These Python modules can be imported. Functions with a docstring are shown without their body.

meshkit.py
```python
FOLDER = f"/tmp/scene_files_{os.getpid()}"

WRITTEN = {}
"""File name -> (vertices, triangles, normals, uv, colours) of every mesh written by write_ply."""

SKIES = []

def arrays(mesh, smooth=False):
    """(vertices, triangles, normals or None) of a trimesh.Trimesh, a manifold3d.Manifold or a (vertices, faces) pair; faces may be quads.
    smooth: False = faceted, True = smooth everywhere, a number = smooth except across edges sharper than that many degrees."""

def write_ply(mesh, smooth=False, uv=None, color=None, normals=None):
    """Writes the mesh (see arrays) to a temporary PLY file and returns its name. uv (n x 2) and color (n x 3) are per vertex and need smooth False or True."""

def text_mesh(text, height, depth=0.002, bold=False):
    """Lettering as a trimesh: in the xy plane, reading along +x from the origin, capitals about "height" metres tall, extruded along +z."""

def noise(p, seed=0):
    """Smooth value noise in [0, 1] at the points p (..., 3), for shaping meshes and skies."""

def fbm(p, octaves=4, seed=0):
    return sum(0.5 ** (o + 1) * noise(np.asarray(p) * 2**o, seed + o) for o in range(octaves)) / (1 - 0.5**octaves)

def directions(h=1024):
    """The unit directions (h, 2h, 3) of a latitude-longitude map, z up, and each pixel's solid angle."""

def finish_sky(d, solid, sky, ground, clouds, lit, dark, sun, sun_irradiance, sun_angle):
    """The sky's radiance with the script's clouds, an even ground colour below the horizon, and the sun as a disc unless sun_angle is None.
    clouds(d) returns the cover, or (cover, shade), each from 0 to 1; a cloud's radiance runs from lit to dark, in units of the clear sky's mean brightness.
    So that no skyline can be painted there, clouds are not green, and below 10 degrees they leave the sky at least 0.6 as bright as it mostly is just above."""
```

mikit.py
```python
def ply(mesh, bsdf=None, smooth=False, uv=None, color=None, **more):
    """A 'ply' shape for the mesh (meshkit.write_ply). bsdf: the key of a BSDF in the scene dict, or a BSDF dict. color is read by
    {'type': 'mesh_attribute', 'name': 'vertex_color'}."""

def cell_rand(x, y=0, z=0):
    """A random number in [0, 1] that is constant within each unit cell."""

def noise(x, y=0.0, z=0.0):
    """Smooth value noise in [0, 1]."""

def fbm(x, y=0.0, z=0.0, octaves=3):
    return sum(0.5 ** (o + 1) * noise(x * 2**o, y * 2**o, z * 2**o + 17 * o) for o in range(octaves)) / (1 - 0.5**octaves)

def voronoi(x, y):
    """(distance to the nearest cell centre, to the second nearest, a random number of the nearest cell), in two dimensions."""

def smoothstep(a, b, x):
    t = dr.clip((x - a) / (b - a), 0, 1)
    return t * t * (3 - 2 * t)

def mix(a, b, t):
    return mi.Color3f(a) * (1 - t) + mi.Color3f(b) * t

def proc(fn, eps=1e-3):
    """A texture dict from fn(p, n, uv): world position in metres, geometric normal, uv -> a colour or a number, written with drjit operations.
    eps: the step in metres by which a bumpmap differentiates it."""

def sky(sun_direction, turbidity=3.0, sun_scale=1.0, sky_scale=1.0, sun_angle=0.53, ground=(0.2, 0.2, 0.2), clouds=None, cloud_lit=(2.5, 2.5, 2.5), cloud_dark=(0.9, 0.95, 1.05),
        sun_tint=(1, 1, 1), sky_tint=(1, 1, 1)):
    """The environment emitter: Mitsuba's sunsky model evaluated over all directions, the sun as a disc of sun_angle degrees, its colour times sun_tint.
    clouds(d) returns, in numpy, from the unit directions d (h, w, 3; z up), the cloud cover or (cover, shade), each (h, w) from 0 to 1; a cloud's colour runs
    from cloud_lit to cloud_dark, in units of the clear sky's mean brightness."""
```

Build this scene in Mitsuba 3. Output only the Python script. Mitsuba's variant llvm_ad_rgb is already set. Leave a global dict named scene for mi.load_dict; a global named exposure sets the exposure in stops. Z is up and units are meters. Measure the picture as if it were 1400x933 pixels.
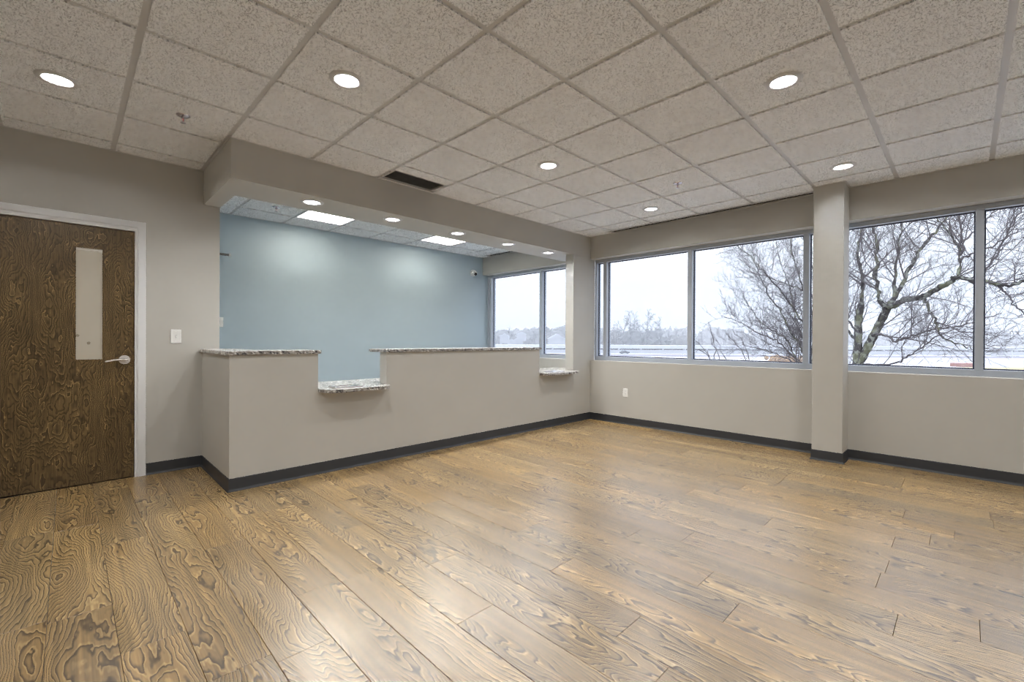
import math, random
import numpy as np, trimesh, shapely
import drjit as dr
import mitsuba as mi
import mikit
from mikit import proc, noise, fbm, voronoi, cell_rand, smoothstep, mix
from shapely.geometry import Polygon, box as sbox
from shapely.ops import unary_union

scene, labels = {}, {}
T = mi.ScalarTransform4f

# ------------------------------------------------------------------ camera
EYE = 1.18
YAW, PITCH, ROLL = .7895, -.0035, .0051
_f = np.array([math.cos(YAW) * math.cos(PITCH), math.sin(YAW) * math.cos(PITCH), math.sin(PITCH)])
_r = np.array([math.sin(YAW), -math.cos(YAW), 0.])
_u = np.cross(_r, _f)
_up = -_r * math.sin(ROLL) + _u * math.cos(ROLL)
scene['camera'] = dict(type='perspective', fov=2 * math.degrees(math.atan(700 / 613.52)), fov_axis='x', near_clip=.05, far_clip=3000,
                       principal_point_offset_x=-.00134, principal_point_offset_y=-.0003,
                       to_world=T().look_at([0, 0, EYE], [float(a) for a in np.array([0, 0, EYE]) + _f], [float(a) for a in _up]))

# ------------------------------------------------------------------ light
exposure = 0.03
SKY = (.70, .76, .88)               # overcast sky at the horizon, brighter overhead
LAMP = (384., 381., 374.)              # down light lenses
PANEL = (16., 15., 13.)                # troffer panels of the office
scene['sky'] = mikit.sky([.3, .2, .9], sun_scale=0., ground=(.3, .3, .3),
                         clouds=lambda d: (np.ones(d.shape[:2]), 1 - np.clip(d[..., 2], 0, 1)),
                         cloud_lit=tuple(3.3 * c / .0997 for c in SKY), cloud_dark=tuple(c / .0997 for c in SKY))

# ------------------------------------------------------------------ helpers
def bx(x0, x1, y0, y1, z0, z1):
    m = trimesh.creation.box((x1 - x0, y1 - y0, z1 - z0))
    m.apply_translation(((x0 + x1) / 2, (y0 + y1) / 2, (z0 + z1) / 2))
    return m

def bev(x0, x1, y0, y1, z0, z1, b=.003):
    """a box with chamfered edges"""
    c = np.array([(x0 + x1) / 2, (y0 + y1) / 2, (z0 + z1) / 2]); h = np.array([x1 - x0, y1 - y0, z1 - z0]) / 2
    p = [c + s * (h - b * (1 - np.eye(3)[k])) for s in (2 * np.array(list(np.ndindex(2, 2, 2))) - 1) for k in range(3)]
    return trimesh.convex.convex_hull(np.array(p))

def cat(*ms):
    return trimesh.util.concatenate([m for m in ms])

def extr(poly, z0, z1):
    ms = [trimesh.creation.extrude_polygon(g, z1 - z0, engine='earcut') for g in getattr(poly, 'geoms', [poly]) if g.area > 1e-7]
    m = cat(*ms); m.apply_translation((0, 0, z0)); return m

def slab(pts, z0, z1, b=.004, holes=()):
    """an outline extruded upward with its top and bottom edges eased"""
    P = np.array(pts, float)
    a = np.roll(P, 1, 0) - P; c = np.roll(P, -1, 0) - P
    a /= np.linalg.norm(a, axis=1)[:, None]; c /= np.linalg.norm(c, axis=1)[:, None]
    ccw = sum(P[i - 1][0] * P[i][1] - P[i][0] * P[i - 1][1] for i in range(len(P))) > 0
    n1 = np.c_[a[:, 1], -a[:, 0]] * (-1 if not ccw else 1); n2 = np.c_[-c[:, 1], c[:, 0]] * (1 if ccw else -1)
    n1 = -n1 if np.einsum('ij,ij->i', n1, n2).mean() < 0 else n1
    m = n1 + n2; m /= np.maximum((np.einsum('ij,ij->i', m, n2))[:, None], .3)
    I = P + m * b
    n = len(P); rings = [(I, z0), (P, z0 + b), (P, z1 - b), (I, z1)]
    V = np.vstack([np.c_[q, np.full(n, z)] for q, z in rings]); F = []
    for k in range(3):
        for i in range(n):
            j = (i + 1) % n; o = k * n
            F += [[o + i, o + j, o + n + j], [o + i, o + n + j, o + n + i]]
    side = trimesh.Trimesh(V, F, process=False)
    if not ccw: side.invert()
    poly = Polygon(I, holes=[list(h) for h in holes])
    cv, cf = trimesh.creation.triangulate_polygon(poly, engine='earcut')
    cf = np.array(cf); t = np.cross(cv[cf[:, 1]] - cv[cf[:, 0]], cv[cf[:, 2]] - cv[cf[:, 0]]) < 0
    cf[t] = cf[t][:, ::-1]
    top = trimesh.Trimesh(np.c_[cv, np.full(len(cv), z1)], cf, process=False)
    bot = trimesh.Trimesh(np.c_[cv, np.full(len(cv), z0)], cf[:, ::-1], process=False)
    ms = [side, top, bot]
    for h in holes:
        h = np.array(h); k = len(h)
        hv = np.vstack([np.c_[h, np.full(k, z0)], np.c_[h, np.full(k, z1)]])
        hf = [f for i in range(k) for f in ([i, (i + 1) % k, k + (i + 1) % k], [i, k + (i + 1) % k, k + i])]
        ms.append(trimesh.Trimesh(hv, hf, process=False))
    return cat(*ms)

def lathe(prof, n=32, at=(0, 0, 0)):
    """profile (radius, z) turned about z"""
    m = trimesh.creation.revolve(np.array(prof, float), sections=n)
    m.apply_translation(at); return m

def cyl(p0, p1, r, n=16):
    return trimesh.creation.cylinder(r, segment=[p0, p1], sections=n)

def key(name):
    if name not in scene and name not in labels: return name
    i = 1
    while f'{name}_{i:03d}' in scene or f'{name}_{i:03d}' in labels: i += 1
    return f'{name}_{i:03d}'

def put(name, mesh, mat, parent=None, smooth=False, label=None, cat_=None, group=None, kind=None, uv=None, **more):
    k = key((parent + '__' if parent else '') + name)
    scene[k] = mikit.ply(mesh, mat, smooth=smooth, uv=uv, **more)
    tag(k, label, cat_, group, kind)
    return k

def tag(k, label=None, cat_=None, group=None, kind=None):
    d = {a: b for a, b in (('label', label), ('category', cat_), ('group', group), ('kind', kind)) if b}
    if d: labels[k] = {**labels.get(k, {}), **d}

def thing(name, label, cat_, group=None, kind=None):
    k = key(name); labels[k] = {}
    tag(k, label, cat_, group, kind); return k

def again(src, k, M):
    """entry k repeats the shape of src under the matrix M"""
    scene[k] = {**scene[src], 'to_world': M}

# ------------------------------------------------------------------ materials
def rgb(*c):
    return {'type': 'rgb', 'value': list(c)}

def pbr(name, col, rough=.5, spec=.5, **k):
    scene[name] = dict(type='principled', base_color=col if isinstance(col, dict) else rgb(*col), roughness=rough, specular=spec, **k)
    return name

def paint(col, amp=.05, s=2.5):
    def fn(p, n, uv):
        t = fbm(p.x * s, p.y * s, p.z * s)
        return mi.Color3f(*col) * (1 + amp * (t - .5))
    return proc(fn)

pbr('mat_wall', paint((.488, .475, .44)), .55, .35)
pbr('mat_blue', paint((.42, .515, .575)), .5, .4)
pbr('mat_white', (.74, .75, .76), .35, .5)
pbr('mat_plastic', (.80, .80, .78), .3, .5)
pbr('mat_base', (.032, .035, .040), .42, .5)
pbr('mat_alu', (.44, .48, .54), .38, .6, metallic=.2)
pbr('mat_gasket', (.07, .08, .115), .5, .4)
pbr('mat_tee', (.56, .555, .55), .4, .5)
pbr('mat_trim', (.60, .60, .60), .35, .5)
pbr('mat_dark', (.02, .02, .02), .6, .3)
pbr('mat_grille', (.17, .17, .16), .5, .4)
pbr('mat_deck', (.25, .25, .25), .9, .1)
pbr('mat_reflector', (.85, .85, .83), .3, .5)
scene['mat_chrome'] = dict(type='roughconductor', material='Cr', alpha=.12)
scene['mat_steel'] = dict(type='roughconductor', material='Al', alpha=.16)
scene['mat_nickel'] = dict(type='roughconductor', material='Al', alpha=.28, specular_reflectance=rgb(.86, .85, .84))
scene['mat_glass'] = dict(type='thindielectric', int_ior=1.5, specular_transmittance=rgb(.97, .98, .98))

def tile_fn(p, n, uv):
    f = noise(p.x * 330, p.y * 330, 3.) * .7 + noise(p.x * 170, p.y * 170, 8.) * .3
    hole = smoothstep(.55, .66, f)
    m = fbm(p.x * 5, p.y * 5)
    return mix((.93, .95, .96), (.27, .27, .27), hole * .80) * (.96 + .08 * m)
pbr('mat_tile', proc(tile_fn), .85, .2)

def wood_lines(u, v, k):
    """contour rings of a smooth field, as the figure of sliced wood"""
    w = .085 * (noise(u * 40, v * 9, 5.) - .5) + .03 * (noise(u * 110, v * 30, 9.) - .5)
    h = 1.05 * noise(u * 6.5, v * 1.6, 1.) + .38 * noise(u * 14, v * 3.4, 2.) + u * 4.2 + w
    t = h * k
    s = t - dr.floor(t)
    ln = smoothstep(.58, .93, s) * (1 - smoothstep(.955, 1., s))
    hi = smoothstep(.0, .06, s) * (1 - smoothstep(.08, .30, s))
    return ln, hi, cell_rand(t, 7, 3)

def floor_fn(p, n, uv):
    a, b = dr.floor(uv.x / 3), dr.floor(uv.y / 7)
    tone, warm = cell_rand(a, b, 11), cell_rand(a, b, 23)
    u, v = uv.x, uv.y
    ln, hi, band = wood_lines(u, v, 12.5)
    pore = noise(u * 420, v * 14, 2.)
    streak = noise(u * 85, v * 1.7, 41.) * .6 + noise(u * 210, v * 3.5, 43.) * .4
    big = noise(u * 9, v * 1.4, 31.)
    c = mix((.262, .168, .066), (.165, .100, .038), big * .9)
    c = mix(c, (.034, .018, .006), ln * .86)
    c = mix(c, (.43, .30, .135), hi * .5)
    c = c * (.90 + .28 * band * .5 + .12 * pore) * (.80 + .42 * tone) * (.62 + .76 * streak)
    return c * mi.Color3f(1 + .06 * (warm - .5), 1., 1 - .12 * (warm - .5))
def floor_bump(p, n, uv):
    u, v = uv.x, uv.y
    return noise(u * 85, v * 1.7, 41.) * .6 + noise(u * 210, v * 3.5, 43.) * .4
def floor_rough(p, n, uv):
    return .25 + .10 * noise(uv.x * 12, uv.y * 3, 4.) + .06 * noise(p.x * 2.1, p.y * 2.1, 6.)
scene['mat_floor'] = dict(type='bumpmap', texture=proc(floor_bump, 5e-4), scale=.0004,
                          nested=dict(type='principled', base_color=proc(floor_fn), roughness=proc(floor_rough), eta=2.6))

def door_fn(p, n, uv):
    u, v = p.x + 3.3, p.z * 1.0
    blot = fbm(p.x * 6, p.z * 3.4, 2.)
    w = .16 * (noise(u * 26, v * 11, 5.) - .5) + .07 * (noise(u * 80, v * 34, 9.) - .5)
    h = noise(u * 5, v * 1.5, 1.) + .6 * noise(u * 12, v * 4.5, 2.) + u * 1.8 + w
    t = h * 13.; s = t - dr.floor(t)
    ln = smoothstep(.30, .92, s) * (1 - smoothstep(.94, 1., s))
    gold = smoothstep(.0, .05, s) * (1 - smoothstep(.05, .20, s)) * smoothstep(.35, .7, noise(u * 20, v * 9, 14.))
    grain = noise(u * 240, v * 10, 3.)
    c = mix((.085, .052, .020), (.150, .098, .040), blot)
    c = mix(c, (.030, .017, .007), ln * .75)
    c = mix(c, (.34, .23, .10), gold * .65)
    return c * (.7 + .6 * grain)
pbr('mat_door', proc(door_fn), .38, .5)

def granite_fn(p, n, uv):
    q = (p.x + p.z * .7, p.y + p.z * .9)
    d1, d2, r1 = voronoi(q[0] * 95, q[1] * 95)
    e1, e2, r2 = voronoi(q[0] * 60 + 9, q[1] * 60)
    c = mix((.30, .285, .26), (.52, .51, .49), r1)
    c = mix(c, (.16, .14, .12), smoothstep(.62, .66, r2) * .8)
    c = mix(c, (.035, .035, .04), smoothstep(.66, .68, r1) * (1 - smoothstep(.86, .88, r1)))
    return mix(c, (.85, .85, .84), smoothstep(.9, .92, r1))
pbr('mat_granite', proc(granite_fn), .16, .6)

def film_fn(p, n, uv):
    spot = 1 - smoothstep(.010, .013, dr.sqrt(dr.square(p.x - .116) + dr.square(p.z - 1.135)))
    spot2 = 1 - smoothstep(.009, .012, dr.sqrt(dr.square(p.x - .052) + dr.square(p.z - 1.195)))
    edge = smoothstep(1.862 + .02 * noise(p.x * 60, 2.), 1.884, p.z)
    c = mix((.50, .46, .385), (.27, .24, .18), dr.maximum(spot, spot2))
    return mix(c, (.75, .73, .68), edge * .8)
pbr('mat_film', proc(film_fn), .25, .5)

# ------------------------------------------------------------------ main dimensions
XW, XF, XG, XO = 5.554, 5.684, 5.752, 5.80       # window wall: inner face, frame face, glass, outside
YC, YD, YB = 3.967, 4.952, 6.43                  # counter front, door wall, blue wall
XL, YN = -2.6, -3.6                              # walls behind the camera
ZC, ZS, DECK = 2.718, 2.41, 2.98                 # ceiling, bulkhead underside, deck above
ZSILL, ZHEAD = .877, 2.39
XE = .876                                        # counter end

# ------------------------------------------------------------------ floor
put('floor', bx(XL - .2, XO, YN - .2, YB + .2, -.2, -.008), 'mat_deck', label='wood look plank floor of the empty lobby', kind='structure')
random.seed(4)
PW, PL, PX0 = .2007, 1.22, .139
JOINT = {8: 1.487, 7: .971, 10: .90, 9: .71, 13: .298, 16: .293, 12: -.048, 19: .29, 4: 2.13, 5: 1.475, 0: 2.21, -1: 3.872, 3: .93, 1: 1.82}
def plank_mesh(x0, x1, y0, y1, g=.0007, b=.0009):
    x0 += g; x1 -= g; y0 += g; y1 -= g
    V = np.array([[x0, y0, -.008], [x1, y0, -.008], [x1, y1, -.008], [x0, y1, -.008], [x0, y0, -b], [x1, y0, -b], [x1, y1, -b], [x0, y1, -b],
                  [x0 + b, y0 + b, 0], [x1 - b, y0 + b, 0], [x1 - b, y1 - b, 0], [x0 + b, y1 - b, 0]])
    F = []
    for o in (0, 4):
        for i in range(4):
            j = (i + 1) % 4; F += [[o + i, o + j, o + 4 + j], [o + i, o + 4 + j, o + 4 + i]]
    F += [[8, 9, 10], [8, 10, 11]]
    return trimesh.Trimesh(V, F, process=False)
n_pl = 0
for c in range(-9, 28):
    x0 = PX0 + PW * c; x1 = min(x0 + PW, XW)
    ytop = YD + .01 if x0 < XE else YC + .004
    ph = JOINT.get(c, random.uniform(0, PL))
    j0 = math.floor((-1.6 - ph) / PL)
    for j in range(j0, 6):
        y0, y1 = max(ph + j * PL, -2.0), min(ph + (j + 1) * PL, ytop)
        if y1 - y0 < .02: continue
        m = plank_mesh(x0, x1, y0, y1)
        v = np.array(m.vertices); fl = random.random() < .5
        uu = v[:, 0] - x0; vv = v[:, 1] - (ph + j * PL)
        if fl: uu, vv = PW - uu, PL - vv
        uv = np.c_[uu + 3 * random.randint(2, 40) + .4, vv + 7 * random.randint(2, 40) + .5]
        put('plank', m, 'mat_floor', 'floor', uv=uv); n_pl += 1

# ------------------------------------------------------------------ walls
def wall_xz(poly, y0, y1):
    m = extr(poly, 0, y1 - y0)                # drawn in x,z ; extruded along y
    v = np.array(m.vertices); m.vertices = np.c_[v[:, 0], y1 - v[:, 2], v[:, 1]]
    return m
DX0, DX1, DZ = -.535, .415, 2.10                 # door opening
put('wall_left', wall_xz(sbox(XL, 0, 1.011, DECK) - sbox(DX0, -1, DX1, DZ), YD, YD + .13), 'mat_wall', kind='structure',
    label='greige painted wall around the wooden door')
put('wall_back', bx(.45, XO, YB, YB + .12, 0, DECK), 'mat_blue', kind='structure', label='pale blue wall behind the reception counter')
put('wall_office', bx(.33, .45, YD + .13, YB, 0, DECK), 'mat_blue', kind='structure', label='hidden side wall of the reception office')
put('wall_hall', bx(XL, .45, YB, YB + .12, 0, DECK), 'mat_wall', kind='structure', label='hidden wall of the hall behind the door')
put('wall_rear', bx(XL - .12, XL, YN, YB + .12, 0, DECK), 'mat_wall', kind='structure', label='greige wall behind the viewer, out of view')
put('wall_near', bx(XL, XO, YN - .12, YN, 0, DECK), 'mat_wall', kind='structure', label='greige wall beside the viewer, out of view')
put('wall_right', bx(XW, XO, YN, YB, -.2, ZSILL), 'mat_wall', kind='structure', label='greige wall below the long window strip')
put('wall_header', bx(XW, XO, YN, YB, ZHEAD, DECK), 'mat_wall', kind='structure', label='greige wall above the long window strip')
put('wall_stub', bev(5.143, 5.668, YC, YC + .143, 0, ZS, .002), 'mat_wall', kind='structure', label='greige stub wall between the counter and the window strip')
put('column', bev(5.2855, XW, .8297, 1.0819, 0, DECK, .004), 'mat_wall', kind='structure', label='square greige column in front of the window strip')

# dropped bulkhead above the counter, holes for its five down lights
BULK = [(1.555, 4.145), (2.36, 4.145), (3.195, 4.145), (4.005, 4.145), (4.79, 4.145)]
bulk = unary_union([sbox(.883, YC, XW, 4.445), sbox(.883, YC, 1.015, YD)])
from shapely.geometry import Point
for q in BULK: bulk = bulk - Point(q).buffer(.072, 12)
put('soffit', extr(bulk, ZS, DECK), 'mat_wall', kind='structure', label='greige dropped soffit above the reception counter')

# ------------------------------------------------------------------ ceilings
put('ceiling_deck', bx(XL - .2, XO, YN - .2, YB + .2, DECK, DECK + .15), 'mat_deck', kind='structure', label='hidden deck above the ceiling tiles')
GX, GY, GP = 2.0861, 2.2935, .6096
DOWN = [(-.048, 3.817), (1.172, 2.598), (3.0, .769), (3.0, 2.598), (4.83, .769), (4.83, 2.598),
        (1.172, .769), (-.657, .769), (-.657, 2.598), (3.0, -1.06), (4.83, -1.06), (1.172, -1.06), (-.657, -1.06)]
VENT = (2.0861 + .02, 2.6957 - .02, 3.66, 3.935)
def ceiling(name, region, gx, gy, x0, x1, y0, y1, holes, label, skip=()):
    root = thing(name, label, None, kind='structure')
    for i in range(math.floor((x0 - gx) / GP), math.ceil((x1 - gx) / GP)):
        for j in range(math.floor((y0 - gy) / GP), math.ceil((y1 - gy) / GP)):
            cell = sbox(gx + i * GP, gy + j * GP, gx + (i + 1) * GP, gy + (j + 1) * GP)
            if any(cell.contains(Point(s)) for s in skip): continue
            q = cell.buffer(-.0165, join_style=2) & region.buffer(-.006, join_style=2)
            for h in holes:
                q = q - h
            for g in getattr(q, 'geoms', [q]):
                if g.area > .004:
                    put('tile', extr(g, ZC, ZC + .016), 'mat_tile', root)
    zt = ZC + .009
    def runs(line):
        seg = line & region
        for s in getattr(seg, 'geoms', [seg]):
            if s.length > .05 and s.geom_type == 'LineString': yield np.array(s.coords)
    from shapely.geometry import LineString
    for i in range(math.floor((x0 - gx) / GP), math.ceil((x1 - gx) / GP) + 1):
        for s in runs(LineString([(gx + i * GP, y0), (gx + i * GP, y1)])):
            put('grid_runner', bx(s[0][0] - .019, s[0][0] + .019, s[:, 1].min(), s[:, 1].max(), zt, zt + .03), 'mat_tee', root)
    for j in range(math.floor((y0 - gy) / GP), math.ceil((y1 - gy) / GP) + 1):
        for s in runs(LineString([(x0, gy + j * GP), (x1, gy + j * GP)])):
            put('grid_runner', bx(s[:, 0].min(), s[:, 0].max(), s[0][1] - .019, s[0][1] + .019, zt, zt + .028), 'mat_tee', root)
    ring = region - region.buffer(-.016, join_style=2)
    put('wall_angle', extr(ring, ZC - .002, ZC + .003), 'mat_tee', root)
    return root
main_reg = (sbox(XL, YN, XW, YC) | sbox(XL, YN, .883, YD)) - sbox(5.2855, .8297, 6, 1.0819)
SLOT = sbox(5.425, 1.10, 5.553, 3.56)
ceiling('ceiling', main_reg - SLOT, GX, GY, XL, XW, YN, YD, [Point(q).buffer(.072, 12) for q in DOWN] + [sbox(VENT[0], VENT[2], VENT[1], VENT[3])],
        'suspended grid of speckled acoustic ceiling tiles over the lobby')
back_reg = sbox(.45, 4.445, XW, YB) - sbox(.45, 4.3, 1.015, YD + .13)
BX, BY = 1.42, 5.99
SLOT2 = sbox(5.425, 4.7, 5.553, 6.2)
PANELS = [(2.03 + GP / 2, 5.99 - GP / 2), (3.859 + GP / 2, 5.99 - GP / 2)]
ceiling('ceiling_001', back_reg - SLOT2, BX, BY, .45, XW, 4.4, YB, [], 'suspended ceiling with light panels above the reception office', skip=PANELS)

# ------------------------------------------------------------------ down lights, panels, vents
def down(m):
    """normals of a ring turned to face down and inward"""
    c = m.face_normals; k = m.triangles_center
    if (c[:, 2] - .2 * (c[:, :2] * k[:, :2]).sum(1)).mean() > 0: m.invert()
    return m
put('trim_ring', down(lathe([(.0655, .001), (.0685, -.008), (.0745, -.0105), (.0900, -.0085), (.0985, -.002), (.0990, .0005)], 48)), 'mat_trim', 'proto', smooth=50)
put('reflector', down(lathe([(.0620, .0145), (.0655, .001)], 48)), 'mat_reflector', 'proto', smooth=60)
put('lens', down(lathe([(0, .012), (.0625, .0145)], 48)), 'mat_plastic', 'proto', emitter=dict(type='area', radiance=rgb(*LAMP)))
put('housing', lathe([(0, .09), (.065, .09), (.0690, .03), (.0690, .003)], 24), 'mat_dark', 'proto')
PROTO = {p: scene.pop('proto__' + p) for p in ('trim_ring', 'reflector', 'lens', 'housing')}
def downlight(x, y, z, label, group):
    t = thing('downlight', label, 'ceiling light', group)
    for part, d in PROTO.items():
        scene[f'{t}__{part}'] = {**d, 'to_world': T().translate([x, y, z])}
DL = ['lit round recessed down light in the ceiling above the wooden door',
      'lit round recessed down light in the ceiling nearest the soffit corner',
      'lit round recessed down light in the ceiling, largest one on the right side',
      'lit round recessed down light in the middle of the ceiling beyond the soffit vent',
      'lit round recessed down light in the ceiling just right of the column top',
      'smallest lit recessed down light in the lobby ceiling, near the window corner']
for i, (x, y) in enumerate(DOWN):
    downlight(x, y, ZC, DL[i] if i < len(DL) else 'lit round recessed down light in the ceiling behind the viewer', 'recessed down lights in the lobby ceiling')
DS = ['first recessed down light from the left under the soffit, above the counter end', 'second recessed down light from the left under the soffit',
      'third recessed down light from the left under the soffit, middle of the row', 'fourth recessed down light from the left under the soffit',
      'last recessed down light under the soffit, beside the stub wall']
for (x, y), l in zip(BULK, DS):
    downlight(x, y, ZS, l, 'recessed down lights under the soffit')

for (x, y), l in zip(PANELS, ('square lit light panel in the office ceiling, left of the two and larger', 'square lit light panel in the office ceiling, right one nearer the window')):
    t = thing('ceiling_light', l, 'ceiling light', 'square light panels in the office ceiling')
    h = GP / 2 - .005
    fr = sbox(x - h, y - h, x + h, y + h) - sbox(x - h + .02, y - h + .02, x + h - .02, y + h - .02)
    put('frame', extr(fr, ZC - .001, ZC + .03), 'mat_white', t)
    m = bx(x - h + .02, x + h - .02, y - h + .02, y + h - .02, ZC + .006, ZC + .012)
    put('diffuser', m, 'mat_plastic', t, emitter=dict(type='area', radiance=rgb(*PANEL)))

def grille(name, x0, x1, y0, y1, label, blades, along, rim=.012, mat='mat_grille'):
    t = thing(name, label, 'air vent')
    fr = sbox(x0, y0, x1, y1) - sbox(x0 + rim, y0 + rim, x1 - rim, y1 - rim)
    put('frame', extr(fr, ZC - .004, ZC + .02), 'mat_tee', t)
    put('box', cat(bx(x0 + .002, x1 - .002, y0 + .002, y1 - .002, ZC + .05, ZC + .055), bx(x0, x0 + .004, y0, y1, ZC + .004, ZC + .055), bx(x1 - .004, x1, y0, y1, ZC + .004, ZC + .055),
                   bx(x0, x1, y0, y0 + .004, ZC + .004, ZC + .055), bx(x0, x1, y1 - .004, y1, ZC + .004, ZC + .055)), 'mat_dark', t)
    for k in range(blades):
        f = (k + .5) / blades
        if along == 'x':
            c = y0 + rim + f * (y1 - y0 - 2 * rim)
            m = bx(x0 + .004, x1 - .004, c - .012, c + .012, -.001, .001)
            m.apply_transform(trimesh.transformations.rotation_matrix(math.radians(40), (1, 0, 0), (0, c, 0)))
        else:
            c = x0 + rim + f * (x1 - x0 - 2 * rim)
            m = bx(c - .012, c + .012, y0 + .004, y1 - .004, -.001, .001)
            m.apply_transform(trimesh.transformations.rotation_matrix(math.radians(40), (0, 1, 0), (c, 0, 0)))
        m.apply_translation((0, 0, ZC + .014))
        put('blade', m, mat, t)
grille('air_vent', *VENT, 'dark rectangular return air grille in the ceiling beside the soffit', 9, 'x', .01)
grille('slot_diffuser', 5.43, 5.55, 1.105, 3.555, 'long linear slot diffuser in the lobby ceiling along the window wall', 2, 'y', .018, 'mat_dark')
grille('slot_diffuser', 5.43, 5.55, 4.705, 6.195, 'long linear slot diffuser in the office ceiling along the window wall', 2, 'y', .018, 'mat_dark')

def sprinkler(x, y, label):
    t = thing('fire_sprinkler', label, 'sprinkler', 'pendant fire sprinklers')
    put('escutcheon', lathe([(.0, -.001), (.012, -.012), (.03, -.009), (.041, -.002), (.042, .001)], 28, (x, y, ZC)), 'mat_chrome', t, smooth=50)
    put('frame', cat(cyl((x, y, ZC - .008), (x, y, ZC - .022), .009, 12), cyl((x - .011, y, ZC - .018), (x - .004, y, ZC - .046), .0022, 8), cyl((x + .011, y, ZC - .018), (x + .004, y, ZC - .046), .0022, 8),
                     cyl((x, y, ZC - .042), (x, y, ZC - .05), .005, 10)), 'mat_chrome', t)
    put('bulb', cyl((x, y, ZC - .022), (x, y, ZC - .044), .0025, 8), pbr('mat_bulb', (.5, .05, .04), .2, .5) if 'mat_bulb' not in scene else 'mat_bulb', t)
    a = np.arange(24) / 24 * 2 * np.pi; r = np.where(np.arange(24) % 2, .0125, .0175)
    d = extr(Polygon(np.c_[r * np.cos(a), r * np.sin(a)]), 0, .0015); d.apply_translation((x, y, ZC - .0515))
    put('deflector', d, 'mat_chrome', t)
sprinkler(.562, 3.817, 'chrome pendant fire sprinkler in the ceiling between the wooden door and the soffit corner')
sprinkler(4.22, 1.989, 'chrome pendant fire sprinkler in the ceiling above the large window')
sprinkler(1.725, 5.685, 'chrome pendant fire sprinkler in the office ceiling behind the soffit')

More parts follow.
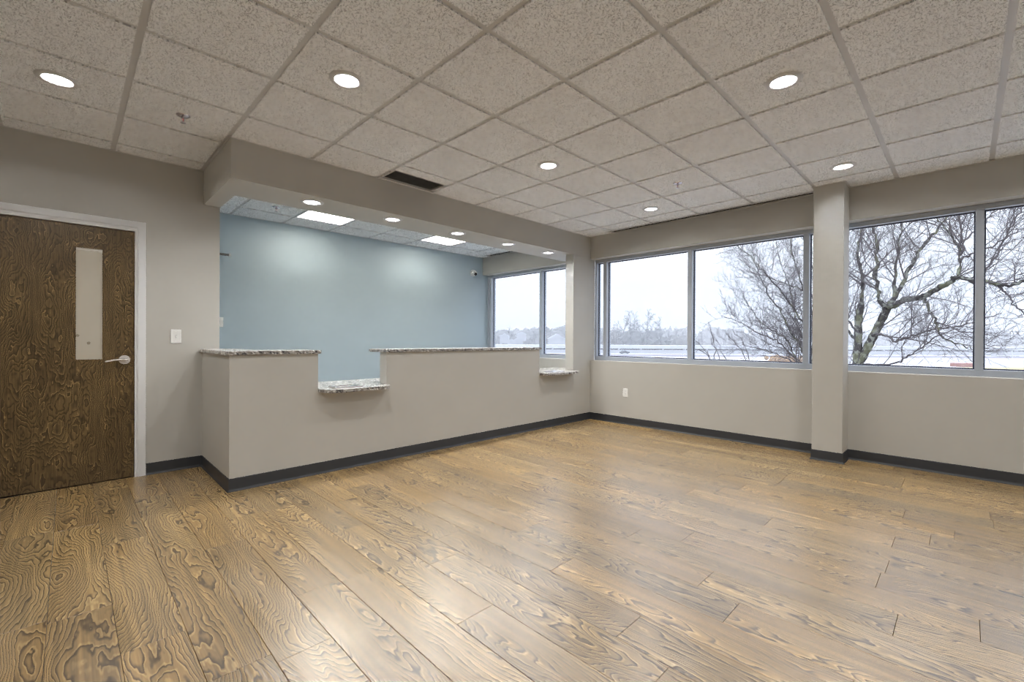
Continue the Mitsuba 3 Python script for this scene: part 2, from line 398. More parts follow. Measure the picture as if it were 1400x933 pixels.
# ------------------------------------------------------------------ reception counter
prof = Polygon([(XE, 0), (5.143, 0), (5.143, .712), (4.422, .712), (4.422, 1.05), (2.199, 1.05), (2.199, .712), (1.544, .712), (1.544, 1.05), (XE, 1.05)])
rc = thing('reception_counter', 'greige reception counter with two lowered service openings and granite caps', 'counter')
put('body', cat(wall_xz(prof, YC, YC + .13), bx(XE, XE + .13, YC + .13, YD, 0, 1.05)), 'mat_wall', rc)
put('countertop', slab([(.853, 3.944), (1.562, 3.944), (1.562, 4.29), (1.14, 4.29), (1.14, YD), (.853, YD)], 1.05, 1.080, .003), 'mat_granite', rc, label='speckled granite cap over the counter end')
put('countertop', slab([(2.181, 3.944), (4.44, 3.944), (4.44, 4.29), (2.181, 4.29)], 1.05, 1.080, .003), 'mat_granite', rc, label='speckled granite cap over the long middle section')
def arc(cx, cy, r, a0, a1, n=7):
    return [(cx + r * math.cos(math.radians(a0 + (a1 - a0) * k / n)), cy + r * math.sin(math.radians(a0 + (a1 - a0) * k / n))) for k in range(n + 1)]
YS = 3.80
def lip(xa, xb, r=.13):
    return [(xa + .001, 4.10)] + arc(xa + .001 + r, YS + r, r, 180, 270) + arc(xb - .001 - r, YS + r, r, 270, 360) + [(xb - .001, 4.10)]
wt = [(1.008, 4.62), (1.008, 4.10)] + lip(1.544, 2.199) + lip(4.422, 5.141) + [(5.141, 4.112), (XW - .002, 4.112), (XW - .002, 4.62)]
TR = [(1.79, 3.965), (4.72, 3.965)]
def tray_hole(c): return [(c[0] - .115, c[1] - .085), (c[0] + .115, c[1] - .085), (c[0] + .115, c[1] + .085), (c[0] - .115, c[1] + .085)]
put('granite_worktop', slab(wt, .712, .742, .003, holes=[]), 'mat_granite', label='low speckled granite worktop running through both counter openings', cat_='worktop')
def deal_tray(c, label):
    t = thing('deal_tray', label, 'tray', 'steel pass trays in the granite worktop')
    n = 20; X = np.linspace(-.115, .115, n); V, F = [], []
    for i, x in enumerate(X):
        z = .012 - .010 * (1 - (x / .115) ** 2)
        for y, e in ((-.075, 0), (.075, 0)):
            V.append((c[0] + x, c[1] + y, .742 + z - .0015)); 
    for i in range(n - 1):
        a = 2 * i; F += [[a, a + 2, a + 3], [a, a + 3, a + 1]]
    put('dish', trimesh.Trimesh(V, F, process=False), 'mat_steel', t, smooth=True)
    rim = sbox(-.125, -.085, .125, .085) - sbox(-.115, -.075, .115, .075)
    m = extr(rim, .7421, .753); m.apply_translation((c[0], c[1], 0))
    put('rim', m, 'mat_nickel', t)
deal_tray(TR[0], 'recessed steel pass tray in the low worktop opening at left')
deal_tray(TR[1], 'recessed steel pass tray in the low worktop opening beside the window')

# ------------------------------------------------------------------ vinyl base
def base(name, pts, label, parent=None):
    """cove base swept along a floor polyline; the room lies to the right of travel"""
    P = np.array(pts, float); h, th, toe = .1, .006, .014
    D = P[1:] - P[:-1]; D /= np.linalg.norm(D, axis=1)[:, None]; N = np.c_[D[:, 1], -D[:, 0]]
    def off(o):
        q = []
        for i in range(len(P)):
            if i == 0: q.append(P[0] + N[0] * o)
            elif i == len(P) - 1: q.append(P[-1] + N[-1] * o)
            else:
                m = N[i - 1] + N[i]; q.append(P[i] + m * o / (m @ N[i]))
        return np.array(q)
    prof = [(0, 0), (toe, 0), (toe, .002), (th + .002, .014), (th, .022), (th, h - .003), (th - .003, h), (0, h)]
    n, V, F = len(P), [], []
    for o, z in prof: V += [(*q, z) for q in off(o)]
    for k in range(len(prof) - 1):
        for i in range(n - 1):
            a = k * n + i; F += [[a, a + 1, a + n + 1], [a, a + n + 1, a + n]]
    m = trimesh.Trimesh(V, F, process=False); m.fix_normals()
    return put(name, m, 'mat_base', parent, kind=None if parent else 'structure', label=label)
base('baseboard_left', [(.474, YD), (XE, YD)], 'charcoal vinyl base between the door frame and the counter')
base('baseboard', [(XE, YD), (XE, YC), (5.143, YC)], 'charcoal vinyl base', rc)
base('baseboard_stub', [(5.143, YC), (XW, YC)], 'charcoal vinyl base under the stub wall beside the counter')
base('baseboard_right', [(XW, YC), (XW, 1.0819)], 'charcoal vinyl base under the large window')
base('baseboard_column', [(XW, 1.0819), (5.2855, 1.0819), (5.2855, .8297), (XW, .8297)], 'charcoal vinyl base wrapped round the column')
base('baseboard_near', [(XW, .8297), (XW, YN)], 'charcoal vinyl base under the window right of the column')
base('baseboard_rear', [(XL, YD), (DX0 - .06, YD)], 'charcoal vinyl base left of the door, out of view')

# ------------------------------------------------------------------ window strip
MULL = [6.36, 5.08, 3.797, 2.51, 1.225, -.082, -1.37, -2.66]
def window(name, y0, y1, label, jamb0, jamb1):
    t = thing(name, label, None, kind='structure')
    put('sill_rail', bev(XF, XO, y0, y1, ZSILL - .001, .936, .003), 'mat_alu', t)
    put('head_rail', bev(XF, XO, y0, y1, 2.343, ZHEAD + .001, .003), 'mat_alu', t)
    ms = [(y - .0275, y + .0275) for y in MULL if y0 + .05 < y < y1 - .05]
    if jamb0: ms.append((y0, y0 + .03))
    if jamb1: ms.append((y1 - .03, y1))
    ms.sort()
    for a, b in ms: put('mullion', bev(XF - .002, XO, a, b, .93, 2.349, .003), 'mat_alu', t)
    ed = [y0] + [q for m in ms for q in m] + [y1]
    for a, b in zip(ed[::2], ed[1::2]):
        if b - a < .02: continue
        g = .010
        ring = Polygon([(a, .936), (b, .936), (b, 2.343), (a, 2.343)]) - Polygon([(a + g, .936 + g), (b - g, .936 + g), (b - g, 2.343 - g), (a + g, 2.343 - g)])
        m = extr(ring, 0, .012); v = np.array(m.vertices); m.vertices = np.c_[XG - .006 + v[:, 2], v[:, 0], v[:, 1]]
        put('gasket', m, 'mat_gasket', t)
        put('pane', trimesh.Trimesh([(XG, a + .002, .938), (XG, b - .002, .938), (XG, b - .002, 2.341), (XG, a + .002, 2.341)], [[0, 2, 1], [0, 3, 2]], process=False), 'mat_glass', t)
window('window_1', YC + .143, YB, 'aluminium framed office window seen above the counter', False, True)
window('window_2', YN, YC + .01, 'long aluminium framed window strip of the lobby, passing behind the column', True, True)

# ------------------------------------------------------------------ door
d = thing('door_1', 'dark stained wooden door with a narrow vision panel and lever handle', None, kind='structure')
LX0, LX1, LZ = -.517, .397, 2.076
put('leaf', wall_xz(sbox(LX0, .006, LX1, LZ) - sbox(.042, 1.003, .198, 1.898), YD + .012, YD + .056), 'mat_door', d)
put('vision_panel', bx(.040, .200, YD + .020, YD + .030, 1.001, 1.900), 'mat_film', d, label='narrow vision panel covered with beige film')
fo = Polygon([(-.592, 0), (-.592, 2.162), (.472, 2.162), (.472, 0), (.421, 0), (.421, 2.111), (-.541, 2.111), (-.541, 0)])
fi = Polygon([(-.545, 0), (-.545, 2.115), (.425, 2.115), (.425, 0), (.399, 0), (.399, 2.079), (-.519, 2.079), (-.519, 0)])
st = Polygon([(-.53, 0), (-.53, 2.09), (.41, 2.09), (.41, 0), (.385, 0), (.385, 2.066), (-.505, 2.066), (-.505, 0)])
put('frame', cat(wall_xz(fo, YD - .014, YD + .02), wall_xz(fi, YD - .004, YD + .13), wall_xz(st, YD + .058, YD + .13)), 'mat_white', d, label='white painted steel frame')
hd = put('handle', cat(cyl((.333, YD - .012, .996), (.333, YD + .012, .996), .0375, 32), cyl((.333, YD - .055, .996), (.333, YD - .012, .996), .011, 16)), 'mat_nickel', d, label='satin nickel lever handle')
pts = [(.343, .996), (.31, .998), (.27, .996), (.235, .989), (.215, .985)]
lev = cat(*[trimesh.convex.convex_hull(np.vstack([trimesh.creation.icosphere(1, r).vertices + np.array([a[0], YD - .052, a[1]]) for a, r in ((pts[i], .0105 - .0008 * i), (pts[i + 1], .0105 - .0008 * (i + 1)))])) for i in range(4)])
put('lever', lev, 'mat_nickel', hd, smooth=50)

# ------------------------------------------------------------------ small wall things
def plate(name, label, cat_, at, axis, w=.078, h=.124, kind='switch'):
    """cover plate built facing -y at the origin, then turned to its wall"""
    R = {'y': np.eye(4), 'x': trimesh.transformations.rotation_matrix(math.radians(-90), (0, 0, 1))}[axis]
    t = thing(name, label, cat_)
    def go(part, m, mat, par=t, smooth=False):
        m.apply_transform(R); m.apply_translation(at); return put(part, m, mat, par, smooth)
    cp = go('cover_plate', bev(-w / 2, w / 2, -.006, 0, -h / 2, h / 2, .003), 'mat_plastic')
    if kind == 'switch':
        m = bev(-.005, .005, -.017, -.004, -.010, .010, .002); m.apply_transform(trimesh.transformations.rotation_matrix(.45, (1, 0, 0))); go('toggle', m, 'mat_plastic', cp)
        go('slot', bx(-.006, .006, -.0066, -.004, -.013, .013), 'mat_tee', cp)
    else:
        for s in (-1, 1):
            rp = go('receptacle', bev(-.017, .017, -.009, -.004, s * .021 - .014, s * .021 + .014, .003), 'mat_plastic')
            go('slot', cat(bx(-.008, -.0055, -.0093, -.008, s * .021 - .001, s * .021 + .008), bx(.0055, .008, -.0093, -.008, s * .021 - .001, s * .021 + .007)), 'mat_dark', rp)
    for s in ((-1, 1) if kind == 'switch' else (0,)):
        go('screw', cyl((0, -.0072, s * .04), (0, -.004, s * .04), .0035, 12), 'mat_nickel', cp)
plate('light_switch', 'white toggle light switch on the wall between the door and the counter', 'switch', (.680, YD, 1.193), 'y')
plate('wall_outlet', 'white duplex power outlet low on the wall under the large window', 'outlet', (XW, 3.36, .445), 'x', kind='outlet')
plate('light_switch', 'white switch plate on the blue wall, at its left edge above the counter', 'switch', (1.315, YB, 1.374), 'y', .075, .12)

sc = thing('security_camera', 'small white dome security camera on the blue wall near the office window', 'camera')
c0 = np.array([5.313, YB, 2.403])
mb = lathe([(0, 0), (.062, 0), (.062, .012), (.055, .032), (0, .032)], 32); mb.apply_transform(trimesh.transformations.rotation_matrix(math.radians(90), (1, 0, 0))); mb.apply_translation(c0)
put('mount', mb, 'mat_plastic', sc, smooth=40)
ball = trimesh.creation.icosphere(3, .05); ball.apply_translation(c0 + (0, -.045, 0)); bl = put('ball', ball, 'mat_plastic', sc, smooth=True)
dv = np.array([-.10, -.85, -.45]) ; dv /= np.linalg.norm(dv)
put('lens', cat(cyl(c0 + (0, -.045, 0) + dv * .03, c0 + (0, -.045, 0) + dv * .054, .026, 24)), 'mat_dark', bl, smooth=40)

hk = thing('wall_bracket', 'short dark metal bracket bar on the blue wall at its left edge', 'bracket')
put('bar', bev(1.22, 1.405, YB - .075, YB - .06, 2.188, 2.212, .002), 'mat_grille', hk)
for q in (1.26, 1.37): put('standoff', cyl((q, YB, 2.2), (q, YB - .06, 2.2), .008), 'mat_nickel', hk)
put('cap', bev(1.395, 1.412, YB - .08, YB - .055, 2.183, 2.217, .002), 'mat_plastic', hk)
# ------------------------------------------------------------------ outside
GZ = -5.0                                        # the lobby is one floor up
CY, SY = math.cos(YAW), math.sin(YAW)
def W(f, r, z): return np.array([f * CY + r * SY, f * SY - r * CY, z])
def out(m):
    """mesh drawn with x = away from the building, y = to the left, turned to lie square to the street"""
    m.apply_transform(trimesh.transformations.rotation_matrix(YAW, (0, 0, 1))); return m
def obx(f0, f1, r0, r1, z0, z1): return out(bx(f0, f1, -r1, -r0, z0, z1))
def ground_fn(p, n, uv):
    t = fbm(p.x * .06, p.y * .06); s = fbm(p.x * .9, p.y * .9)
    return mix((.36, .36, .385), (.50, .50, .52), t) * (.92 + .16 * s)
pbr('mat_ground', proc(ground_fn), .9, .2)
pbr('mat_asphalt', (.22, .21, .24), .9, .2)
pbr('mat_roofwhite', (.62, .64, .67), .7, .3)
pbr('mat_house', (.40, .41, .43), .8, .2)
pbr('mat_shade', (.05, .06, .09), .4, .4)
pbr('mat_brick', paint((.42, .20, .16), .3, 3.), .9, .2)
pbr('mat_drygrass', paint((.42, .36, .20), .3, 1.), 1., .1)
pbr('mat_orange', (.40, .25, .13), .9, .2)
pbr('mat_carpaint', (.03, .035, .045), .3, .6)
pbr('mat_farwood', paint((.12, .12, .12), .6, .25), 1., .1)
def bark_fn(p, n, uv):
    l = smoothstep(.50, .62, fbm(p.x * 14, p.y * 14, p.z * 9))
    g = smoothstep(.55, .7, noise(p.x * 5, p.y * 5, p.z * 4))
    c = mix((.075, .07, .07), (.30, .31, .27), l)
    return mix(c, (.25, .26, .15), g * .5)
pbr('mat_bark', proc(bark_fn), .95, .15)
pbr('mat_twig', (.15, .135, .14), .9, .15)
pbr('mat_fartwig', (.07, .07, .075), .95, .1)

put('parking_ground', out(bx(8.9, 900, -700, 700, GZ - .3, GZ)), 'mat_ground', kind='structure', label='pale wide concrete ground outside below the windows')
put('road_strip', obx(172, 195, -300, 340, GZ, GZ + .03), 'mat_asphalt', kind='structure', label='grey asphalt road before the long white building')
put('grass_strip', obx(96, 107, 104, 190, GZ, GZ + .12), 'mat_drygrass', label='dry yellow grass strip beyond the right window', cat_='grass', kind='stuff')

# haze over the far ground: real air, beyond the near trees
scene['haze'] = dict(type='cube', to_world=T().rotate([0, 0, 1], math.degrees(YAW)).translate([290, 0, 20]).scale([250, 620, 24]), bsdf=dict(type='null'),
                     interior=dict(type='homogeneous', albedo=rgb(.985, .99, .998), sigma_t=.0019))
tag('haze', 'thin winter haze over the far ground and trees', 'haze', kind='stuff')

# long low white building
b = thing('white_building', 'long low white building with a dark shaded front across the road', 'building')
put('roof_band', obx(210, 224, -14, 260, -2.7, -1.15), 'mat_roofwhite', b)
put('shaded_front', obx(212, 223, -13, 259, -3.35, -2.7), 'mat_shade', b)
put('lower_wall', obx(211, 223.5, -13.5, 259.5, GZ, -3.35), 'mat_roofwhite', b)
for k in range(26):
    put('pier', obx(211, 212.5, -13 + k * 10.4, -12.4 + k * 10.4, -3.4, -2.65), 'mat_roofwhite', b)

def car(f, r, label):
    t = thing('car', label, 'car')
    side = Polygon([(-2.1, .25), (2.1, .25), (2.1, .75), (1.95, .9), (1.0, 1.0), (.45, 1.42), (-.95, 1.45), (-1.6, 1.0), (-2.1, .92)])
    m = extr(side, -.85, .85); v = np.array(m.vertices); m.vertices = np.c_[v[:, 2] + f, -(v[:, 0] + r), v[:, 1] + GZ]; m.fix_normals()
    put('body', out(m), 'mat_carpaint', t)
    g = Polygon([(-1.35, 1.0), (.85, 1.0), (.42, 1.36), (-.9, 1.38)]); m = extr(g, -.86, .86); v = np.array(m.vertices); m.vertices = np.c_[v[:, 2] + f, -(v[:, 0] + r), v[:, 1] + GZ]; m.fix_normals()
    put('window', out(m), 'mat_shade', t)
    for s in (-1.3, 1.3):
        for e in (-.8, .8):
            put('wheel', out(cyl((f + e - .1, -(r + s), GZ + .33), (f + e + .1, -(r + s), GZ + .33), .33, 14)), 'mat_gasket', t)
car(204, 204 * (854 - 702) / 613.5, 'small dark car parked before the long white building')
def pole(f, r, h, label):
    t = thing('light_pole', label, 'street lamp', 'light poles along the road')
    put('pole', out(cyl((f, -r, GZ), (f, -r, GZ + h), .13, 10)), 'mat_roofwhite', t)
    put('lamp_head', obx(f - .3, f + .3, r - .2, r + 1.0, GZ + h - .2, GZ + h), 'mat_roofwhite', t)
pole(170, 173, 3.4, 'white light pole seen just left of the right window mullion')
pole(170, 189, 3.4, 'white light pole seen just right of the right window mullion')
pole(190, 72, 3.2, 'white light pole seen through the large window')
put('brick_planter', obx(110, 113, 110, 115.5, GZ, GZ + .9), 'mat_brick', label='low reddish brick planter beyond the right window', cat_='planter')

def blobs(n, f0, f1, r0, r1, z0, z1, s0, s1, seed, sub=1):
    rs = np.random.RandomState(seed); ms = []
    for _ in range(n):
        m = trimesh.creation.icosphere(sub, 1.); v = np.array(m.vertices)
        v *= (.75 + .5 * rs.rand(len(v)))[:, None] * rs.uniform(s0, s1)
        v += [rs.uniform(f0, f1), -rs.uniform(r0, r1), rs.uniform(z0, z1)]
        m.vertices = v; ms.append(m)
    return out(cat(*ms))
put('autumn_hedge', blobs(90, 128, 131, 73, 83, GZ + .1, GZ + 1.5, .35, .7, 3), 'mat_orange', label='orange leaved autumn hedge behind the twigs beside the column', cat_='hedge')

# wooded ridge far off, canopy bumps on a rolling hill
def ridge(name, f, r0, r1, h0, seed, label, depth=60):
    rs = np.random.RandomState(seed); ms = []
    n = int((r1 - r0) / 5)
    for k in range(n):
        r = r0 + (r1 - r0) * (k + rs.rand()) / n
        top = h0(r) * rs.uniform(.8, 1.08)
        m = trimesh.creation.icosphere(1, 1.); v = np.array(m.vertices) * (.75 + .5 * rs.rand(len(m.vertices)))[:, None]
        w = rs.uniform(5, 9)
        m.vertices = v * [w, w, (top - GZ) / 2 + 1] + [f + rs.uniform(0, depth), -r, (top + GZ) / 2]
        ms.append(m)
    put(name, out(cat(*ms)), 'mat_farwood', label=label, cat_='woodland', kind='stuff')
ridge('wooded_ridge', 430, -60, 620, lambda r: 10 + 3 * math.sin(r / 61) + (3.5 if 200 < r < 260 else 0) + 2 * math.sin(r / 23), 5, 'hazy wooded ridge far beyond the white building')
ridge('wooded_ridge', 300, -60, 60, lambda r: 7.5 + 1.5 * math.sin(r / 11), 6, 'hazy wooded slope with houses seen through the office window', 90)
ridge('wooded_ridge', 250, 40, 105, lambda r: 4.5 + 2 * math.sin(r / 9), 8, 'hazy low brush behind the row of distant bare trees', 30)
def house(f, r, z, w, label):
    t = thing('house', label, 'house', 'small far houses on the slope')
    put('walls', obx(f, f + w, r - w / 2, r + w / 2, z - 2, z + 2.2), 'mat_house', t)
    g = extr(Polygon([(-w * .6, 0), (w * .6, 0), (0, w * .32)]), 0, w + .6); v = np.array(g.vertices)
    g.vertices = np.c_[v[:, 2] + f - .3, -(v[:, 0] + r), v[:, 1] + z + 2.2]; g.fix_normals()
    put('roof', out(g), 'mat_house', t)
for i, (px, py, f, w) in enumerate([(690, 463, 270, 6), (713, 460, 285, 6), (709, 468, 262, 5), (762, 466, 255, 9), (700, 470, 258, 5)]):
    house(f, f * (px - 702) / 613.5, EYE - f * (py - 467) / 613.5 - 2, w,
          ['pale far house on the slope, leftmost in the office window', 'highest pale far house on the slope in the office window', 'small pale far house low on the slope, middle of the office window',
           'pale wide far house with a gable at the right in the office window', 'lowest pale far house on the slope in the office window'][i])

# ------------------------------------------------------------------ bare trees
def tubes(paths):
    """paths: list of (points, radii, sides) -> one mesh"""
    V, F, o = [], [], 0
    for P, R, s in paths:
        P = np.asarray(P, float); n = len(P)
        t = np.gradient(P, axis=0); t /= np.linalg.norm(t, axis=1)[:, None] + 1e-9
        a = np.cross(t, np.where(np.abs(t[:, 2:]) < .9, [[0, 0, 1.]], [[1., 0, 0]])); a /= np.linalg.norm(a, axis=1)[:, None] + 1e-9
        c = np.cross(t, a); g = np.arange(s) * 2 * np.pi / s
        v = P[:, None] + np.asarray(R)[:, None, None] * (np.cos(g)[None, :, None] * a[:, None] + np.sin(g)[None, :, None] * c[:, None])
        i, j = np.meshgrid(np.arange(n - 1), np.arange(s), indexing='ij'); i = i.ravel(); j = j.ravel(); k = (j + 1) % s
        F.append(np.r_[np.c_[i * s + j, i * s + k, (i + 1) * s + k], np.c_[i * s + j, (i + 1) * s + k, (i + 1) * s + j]] + o)
        V.append(v.reshape(-1, 3)); o += n * s
    return trimesh.Trimesh(np.vstack(V), np.vstack(F), process=False)
def curve(P, n):
    """smooth resampling of a limb's joints"""
    P = np.asarray(P, float); d = np.r_[0, np.cumsum(np.linalg.norm(np.diff(P, axis=0), axis=1))]
    if len(P) < 3: return np.array([np.interp(np.linspace(0, d[-1], n), d, P[:, k]) for k in range(3)]).T
    from scipy.interpolate import PchipInterpolator
    return PchipInterpolator(d, P)(np.linspace(0, d[-1], n))
def side_dir(rs, t, ang, up):
    q = rs.normal(size=3); q -= t * (q @ t); q /= np.linalg.norm(q)
    v = t * math.cos(ang) + q * math.sin(ang) + [0, 0, up]
    return v / np.linalg.norm(v)
def sprout(rs, P, r0, r1, lens, gaps, lev, res, rmin, first=.12):
    """twigs along the limb P, recursively"""
    d = np.r_[0, np.cumsum(np.linalg.norm(np.diff(P, axis=0), axis=1))]; L = d[-1]
    s = L * first + rs.rand() * gaps[lev]
    while s < L:
        p = np.array([np.interp(s, d, P[:, k]) for k in range(3)]); i = min(np.searchsorted(d, s), len(P) - 1); t = P[i] - P[max(i - 1, 0)]; t /= np.linalg.norm(t) + 1e-9
        l = lens[lev] * rs.uniform(.55, 1.2) * (1 - .45 * s / L)
        v = side_dir(rs, t, rs.uniform(.5, 1.05), .25); n = 5 if lev == 0 else 4 if lev == 1 else 3
        q = [p]
        for _ in range(n - 1):
            v = v + rs.normal(size=3) * .17 + [0, 0, .05]; v /= np.linalg.norm(v); q.append(q[-1] + v * l / (n - 1))
        q = np.array(q); ra = max(rmin, min((r0 + (r1 - r0) * s / L) * .55, l * .011))
        res.append((q, np.linspace(ra, max(rmin * .8, ra * .35), n), 4 if lev == 0 else 3))
        if lev + 1 < len(lens): sprout(rs, q, ra, ra * .4, lens, gaps, lev + 1, res, rmin)
        s += gaps[lev] * rs.uniform(.5, 1.5)
def tree(name, label, stems, limbs, seed, r_stem, lens, gaps, rmin, cat_='tree'):
    rs = np.random.RandomState(seed); t = thing(name, label, cat_); tw = []
    for P, ra, rb in stems:
        c = curve(P, 4 * len(P)); w = 1 + .10 * rs.normal(size=len(c))
        put('trunk', tubes([(c, np.linspace(ra, rb, len(c)) * w, 10)]), 'mat_bark', t, smooth=True)
        sprout(rs, c, ra * .6, rb, lens, gaps, 0, tw, rmin, .45)
    for P, ra, rb in limbs:
        c = curve(P, 5 * len(P)); c[1:-1] += rs.normal(size=(len(c) - 2, 3)) * .018
        put('branch', tubes([(c, np.linspace(ra, rb, len(c)) * (1 + .08 * rs.normal(size=len(c))), 6)]), 'mat_bark' if ra > .03 else 'mat_twig', t, smooth=True)
        sprout(rs, c, ra, rb, lens, gaps, 0, tw, rmin)
    put('twigs', tubes(tw), 'mat_twig', t, kind='stuff', label='fine bare twigs')
    return len(tw)
S0 = [(14.9,2.11,GZ),(14.9,2.11,-2.2),(14.94,2.08,-.64),(14.97,2.05,.55)]
tree('bare_tree', 'large bare tree with a forked lichen covered trunk close outside the right window', [
    (S0, .19, .15),
    ([(14.97,2.05,.5),(15.12,2.05,1.12),(15.25,2.06,1.72),(15.44,2.02,2.22)], .105, .075),
    ([(14.98,2.04,.5),(15.09,1.8,1.12),(15.17,1.58,1.7),(15.15,1.46,2.02)], .10, .085)], [
    ([(15.44,2.02,2.22),(15.72,2.03,2.85),(15.85,2.18,3.6),(16.19,2.13,4.48),(16.32,2.29,5.56)], .05, .012),
    ([(15.15,1.46,2.02),(15.28,1.61,2.33),(15.47,1.71,2.8),(15.99,1.76,3.67),(16.31,1.86,4.56),(16.85,1.9,5.74)], .062, .014),
    ([(15.15,1.46,2.02),(15.02,1.16,2.21),(14.9,.72,2.32),(14.68,.38,2.5),(14.5,.13,2.65),(14.46,-.11,2.54),(14.4,-.33,2.52),(14.39,-.6,2.4),(14.39,-.88,2.47),(14.23,-1.15,2.58)], .085, .025),
    ([(14.5,.13,2.65),(14.81,.11,3.26),(14.85,.21,3.59),(14.89,.46,4.08),(15.,.63,4.63)], .036, .010),
    ([(14.81,.11,3.2),(14.7,.08,3.68),(14.64,.14,4.19),(14.55,.1,4.75)], .026, .010),
    ([(15.17,1.44,2.08),(15.54,1.35,2.33),(16.14,1.18,2.88),(16.74,1.01,3.51),(17.44,.74,4.17),(18.24,.38,4.87),(19.31,-.12,5.86)], .058, .014),
    ([(15.54,1.35,2.33),(16.09,1.37,3.13),(16.83,1.35,4.05),(17.54,1.36,5.68)], .040, .012),
    ([(14.9,.72,2.3),(14.69,.64,1.95),(14.54,.51,1.73),(14.31,.46,1.44),(14.28,.35,1.29),(14.24,.1,1.11),(14.23,-.17,1.02)], .038, .010),
    ([(15.12,1.69,1.38),(14.87,1.45,1.33),(14.67,1.23,1.2),(14.59,.88,1.35),(14.52,.53,1.47),(14.64,.13,1.55),(14.63,-.28,1.72),(14.77,-.56,1.83)], .030, .009),
    ([(15.09,1.93,.56),(15.05,1.27,.62),(14.9,.99,.86),(14.88,.74,1.06),(14.89,.44,1.35),(14.92,.13,1.5)], .026, .009),
    ([(14.64,.14,3.07),(14.59,-.1,3.19),(14.54,-.33,3.28),(14.53,-.6,3.45),(14.57,-.92,3.66)], .022, .010),
    ([(14.4,-.33,2.52),(14.43,-.5,2.41),(14.43,-.65,2.15),(14.4,-.9,1.68)], .024, .010),
    ([(14.46,-.11,2.54),(14.98,-.34,2.89),(15.45,-.52,3.29),(15.99,-.78,4.03),(16.76,-1.11,4.82)], .026, .010),
    ([(14.7,.08,3.52),(15.29,-.22,3.91),(15.97,-.48,4.34),(16.74,-.81,4.94)], .02, .009),
    ([(15.12,2.05,1.12),(15.55,2.32,1.43),(15.82,2.62,1.75),(16.16,2.99,2.1),(16.31,3.55,2.75),(16.3,4.26,3.11),(16.13,4.86,3.46),(15.91,5.36,3.97)], .034, .008),
    ([(15.12,2.05,1.42),(14.81,2.21,1.71),(14.5,2.25,2.18),(14.32,2.15,2.82),(14.17,2.16,3.75),(14.15,2.04,4.56)], .026, .009)],
    21, .19, (1.7, .85, .36), (.19, .15, .15), .0036)
tree('bare_tree', 'bare many stemmed tree fanning out left of the column outside', [
    ([(16.8,3.05,GZ),(16.77,3.07,-2.32),(16.67,3.18,-.95),(16.5,3.34,-.04)], .14, .09)], [
    ([(16.5,3.34,-.04),(16.37,3.47,.53),(15.95,3.62,1.1),(15.41,3.73,1.54),(15.03,3.83,1.97),(14.42,4.01,2.48),(13.98,4.18,3.19),(13.65,4.22,3.67)], .036, .008),
    ([(16.47,3.38,.06),(16.18,3.67,.42),(16.33,3.95,1.05),(16.46,4.1,1.26),(16.36,4.48,1.53),(16.43,4.83,1.82),(16.41,5.28,2.58),(16.35,5.62,3.23)], .032, .008),
    ([(16.5,3.34,-.04),(15.61,3.67,.71),(14.77,3.95,1.21),(13.95,4.2,1.42),(13.48,4.38,1.62),(13.04,4.54,1.77),(12.6,4.69,1.86)], .028, .007),
    ([(16.5,3.34,-.04),(16.76,3.52,.64),(16.97,3.73,1.29),(17.26,4.01,1.83),(17.62,4.23,2.85),(17.82,4.6,3.92),(17.89,4.81,4.87)], .034, .009),
    ([(16.5,3.34,.06),(16.1,3.32,.66),(15.7,3.3,1.44),(15.22,3.5,1.97),(14.74,3.7,2.48),(14.24,3.91,2.88),(13.65,4.08,3.25),(13.,4.31,3.67),(12.63,4.39,3.78)], .034, .007),
    ([(16.54,3.31,-.04),(16.57,3.28,.88),(16.5,3.35,1.79),(16.31,3.55,2.7),(16.06,3.8,3.84),(15.98,3.89,4.75),(15.82,4.05,5.21)], .034, .009),
    ([(16.57,3.28,-.03),(17.14,3.28,1.1),(17.65,3.34,2.31),(17.92,3.65,3.58),(18.05,3.94,4.63),(18.13,4.3,5.73)], .034, .009),
    ([(16.47,3.37,.01),(16.21,3.92,.57),(15.94,4.47,.86),(15.74,4.95,1.),(15.53,5.44,1.04)], .022, .006)],
    33, .1, (1.3, .65, .30), (.155, .125, .12), .0034)
B0 = (9.45, 3.25, -1.2)
tree('bare_shrub', 'thin bare shrub stems outside the large window beside its mullion', [([(9.45,3.25,GZ),(9.45,3.25,-3),B0], .05, .03)], [
    ([B0] + P, .015, .005) for P in (
        [(9.26,3.49,.39),(9.21,3.54,.83),(9.17,3.58,1.2),(9.11,3.64,1.56)], [(9.34,3.41,.39),(9.37,3.52,.75),(9.31,3.59,1.12),(9.35,3.68,1.35)],
        [(9.29,3.46,.39),(9.05,3.56,.8),(8.81,3.66,1.08),(8.73,3.73,1.18)], [(9.44,3.31,.39),(9.59,3.44,.75),(9.49,3.54,1.05),(9.52,3.66,1.24)],
        [(9.7,3.05,.39),(9.63,3.12,.88),(9.5,3.26,1.12),(9.36,3.39,1.33)], [(9.74,3.02,.39),(9.59,3.03,.84),(9.46,3.15,1.2),(9.35,3.26,1.41)],
        [(9.28,3.47,.46),(8.98,3.63,.88),(8.76,3.7,1.01)])],
    44, .05, (.22, .10), (.16, .10), .0032, 'shrub')

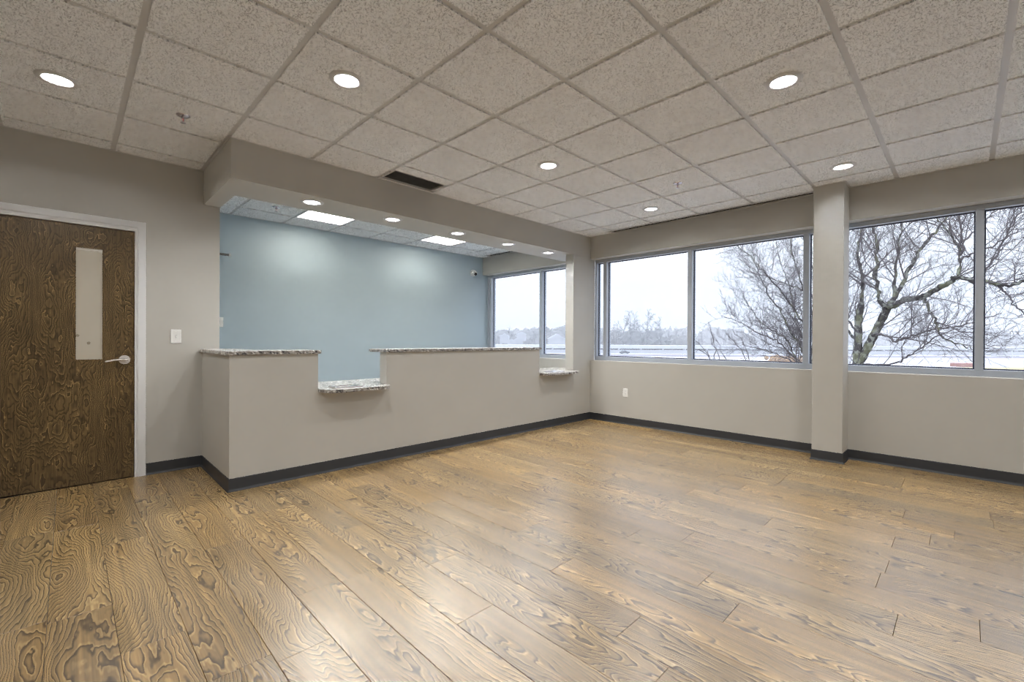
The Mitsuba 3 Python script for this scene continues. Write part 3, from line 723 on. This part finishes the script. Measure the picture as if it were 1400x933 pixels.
def far_tree(seed, h):
    rs = np.random.RandomState(seed); res = []
    c = curve([(0, 0, 0), (rs.normal() * .3, rs.normal() * .3, h * .5), (rs.normal() * .8, rs.normal() * .8, h)], 8)
    res.append((c, np.linspace(h * .016, h * .004, 8), 6))
    sprout(rs, c, h * .012, h * .004, (h * .34, h * .15, h * .07), (h * .045, h * .05, h * .04), 0, res, .075, .3)
    return tubes(res)
for k, h in enumerate((18., 18., 18.)):
    put('kind', far_tree(70 + k, h), 'mat_fartwig', 'fartree')
KIND = [scene.pop(q) for q in ('fartree__kind', 'fartree__kind_001', 'fartree__kind_002')]
FAR = [(838, 452, 236), (844.5, 447, 232), (853, 441, 230), (862, 436, 231), (867.5, 435, 229), (876, 446, 234), (885, 434, 230), (891, 448, 238), (896, 449, 230), (903, 443, 229), (914, 455, 232), (925, 453, 250),
       (932, 456, 262), (822, 455, 240), (818, 458, 240), (960, 456, 255), (975, 458, 262), (990, 457, 258), (1375, 458, 240), (1390, 461, 250), (697, 454, 250), (730, 455, 246), (725, 458, 242), (757, 462, 236)]
FL = {2: 'distant bare tree at the left of the tall row beyond the white building', 4: 'tallest rounded distant bare tree in the row beyond the white building', 6: 'tall slender distant bare tree in the middle of the far row',
      9: 'distant bare tree with a forked crown, right end of the tall far row', 18: 'distant bare tree seen at the right edge of the right window', 20: 'distant bare tree on the slope, left in the office window',
      21: 'distant bare tree on the slope, right half of the office window'}
for i, (px, py, f) in enumerate(FAR):
    f += 14 + 15 * (i % 3)
    k = thing('distant_tree', FL.get(i, 'hazy distant bare tree on the slope seen through the office window' if i > 19 else 'hazy distant bare tree behind the thin bare shrub stems' if 14 < i < 18 else 'hazy distant bare tree in the row beyond the white building'), 'tree', 'distant bare trees')
    top = EYE + f * (467 - py) / 613.5; s = (top - GZ) / 18.
    p = W(f, f * (px - 702) / 613.5, GZ)
    scene[k] = {**KIND[i % 3], 'to_world': T().translate([float(q) for q in p]).rotate([0, 0, 1], 67. * i).scale([s, s, s])}
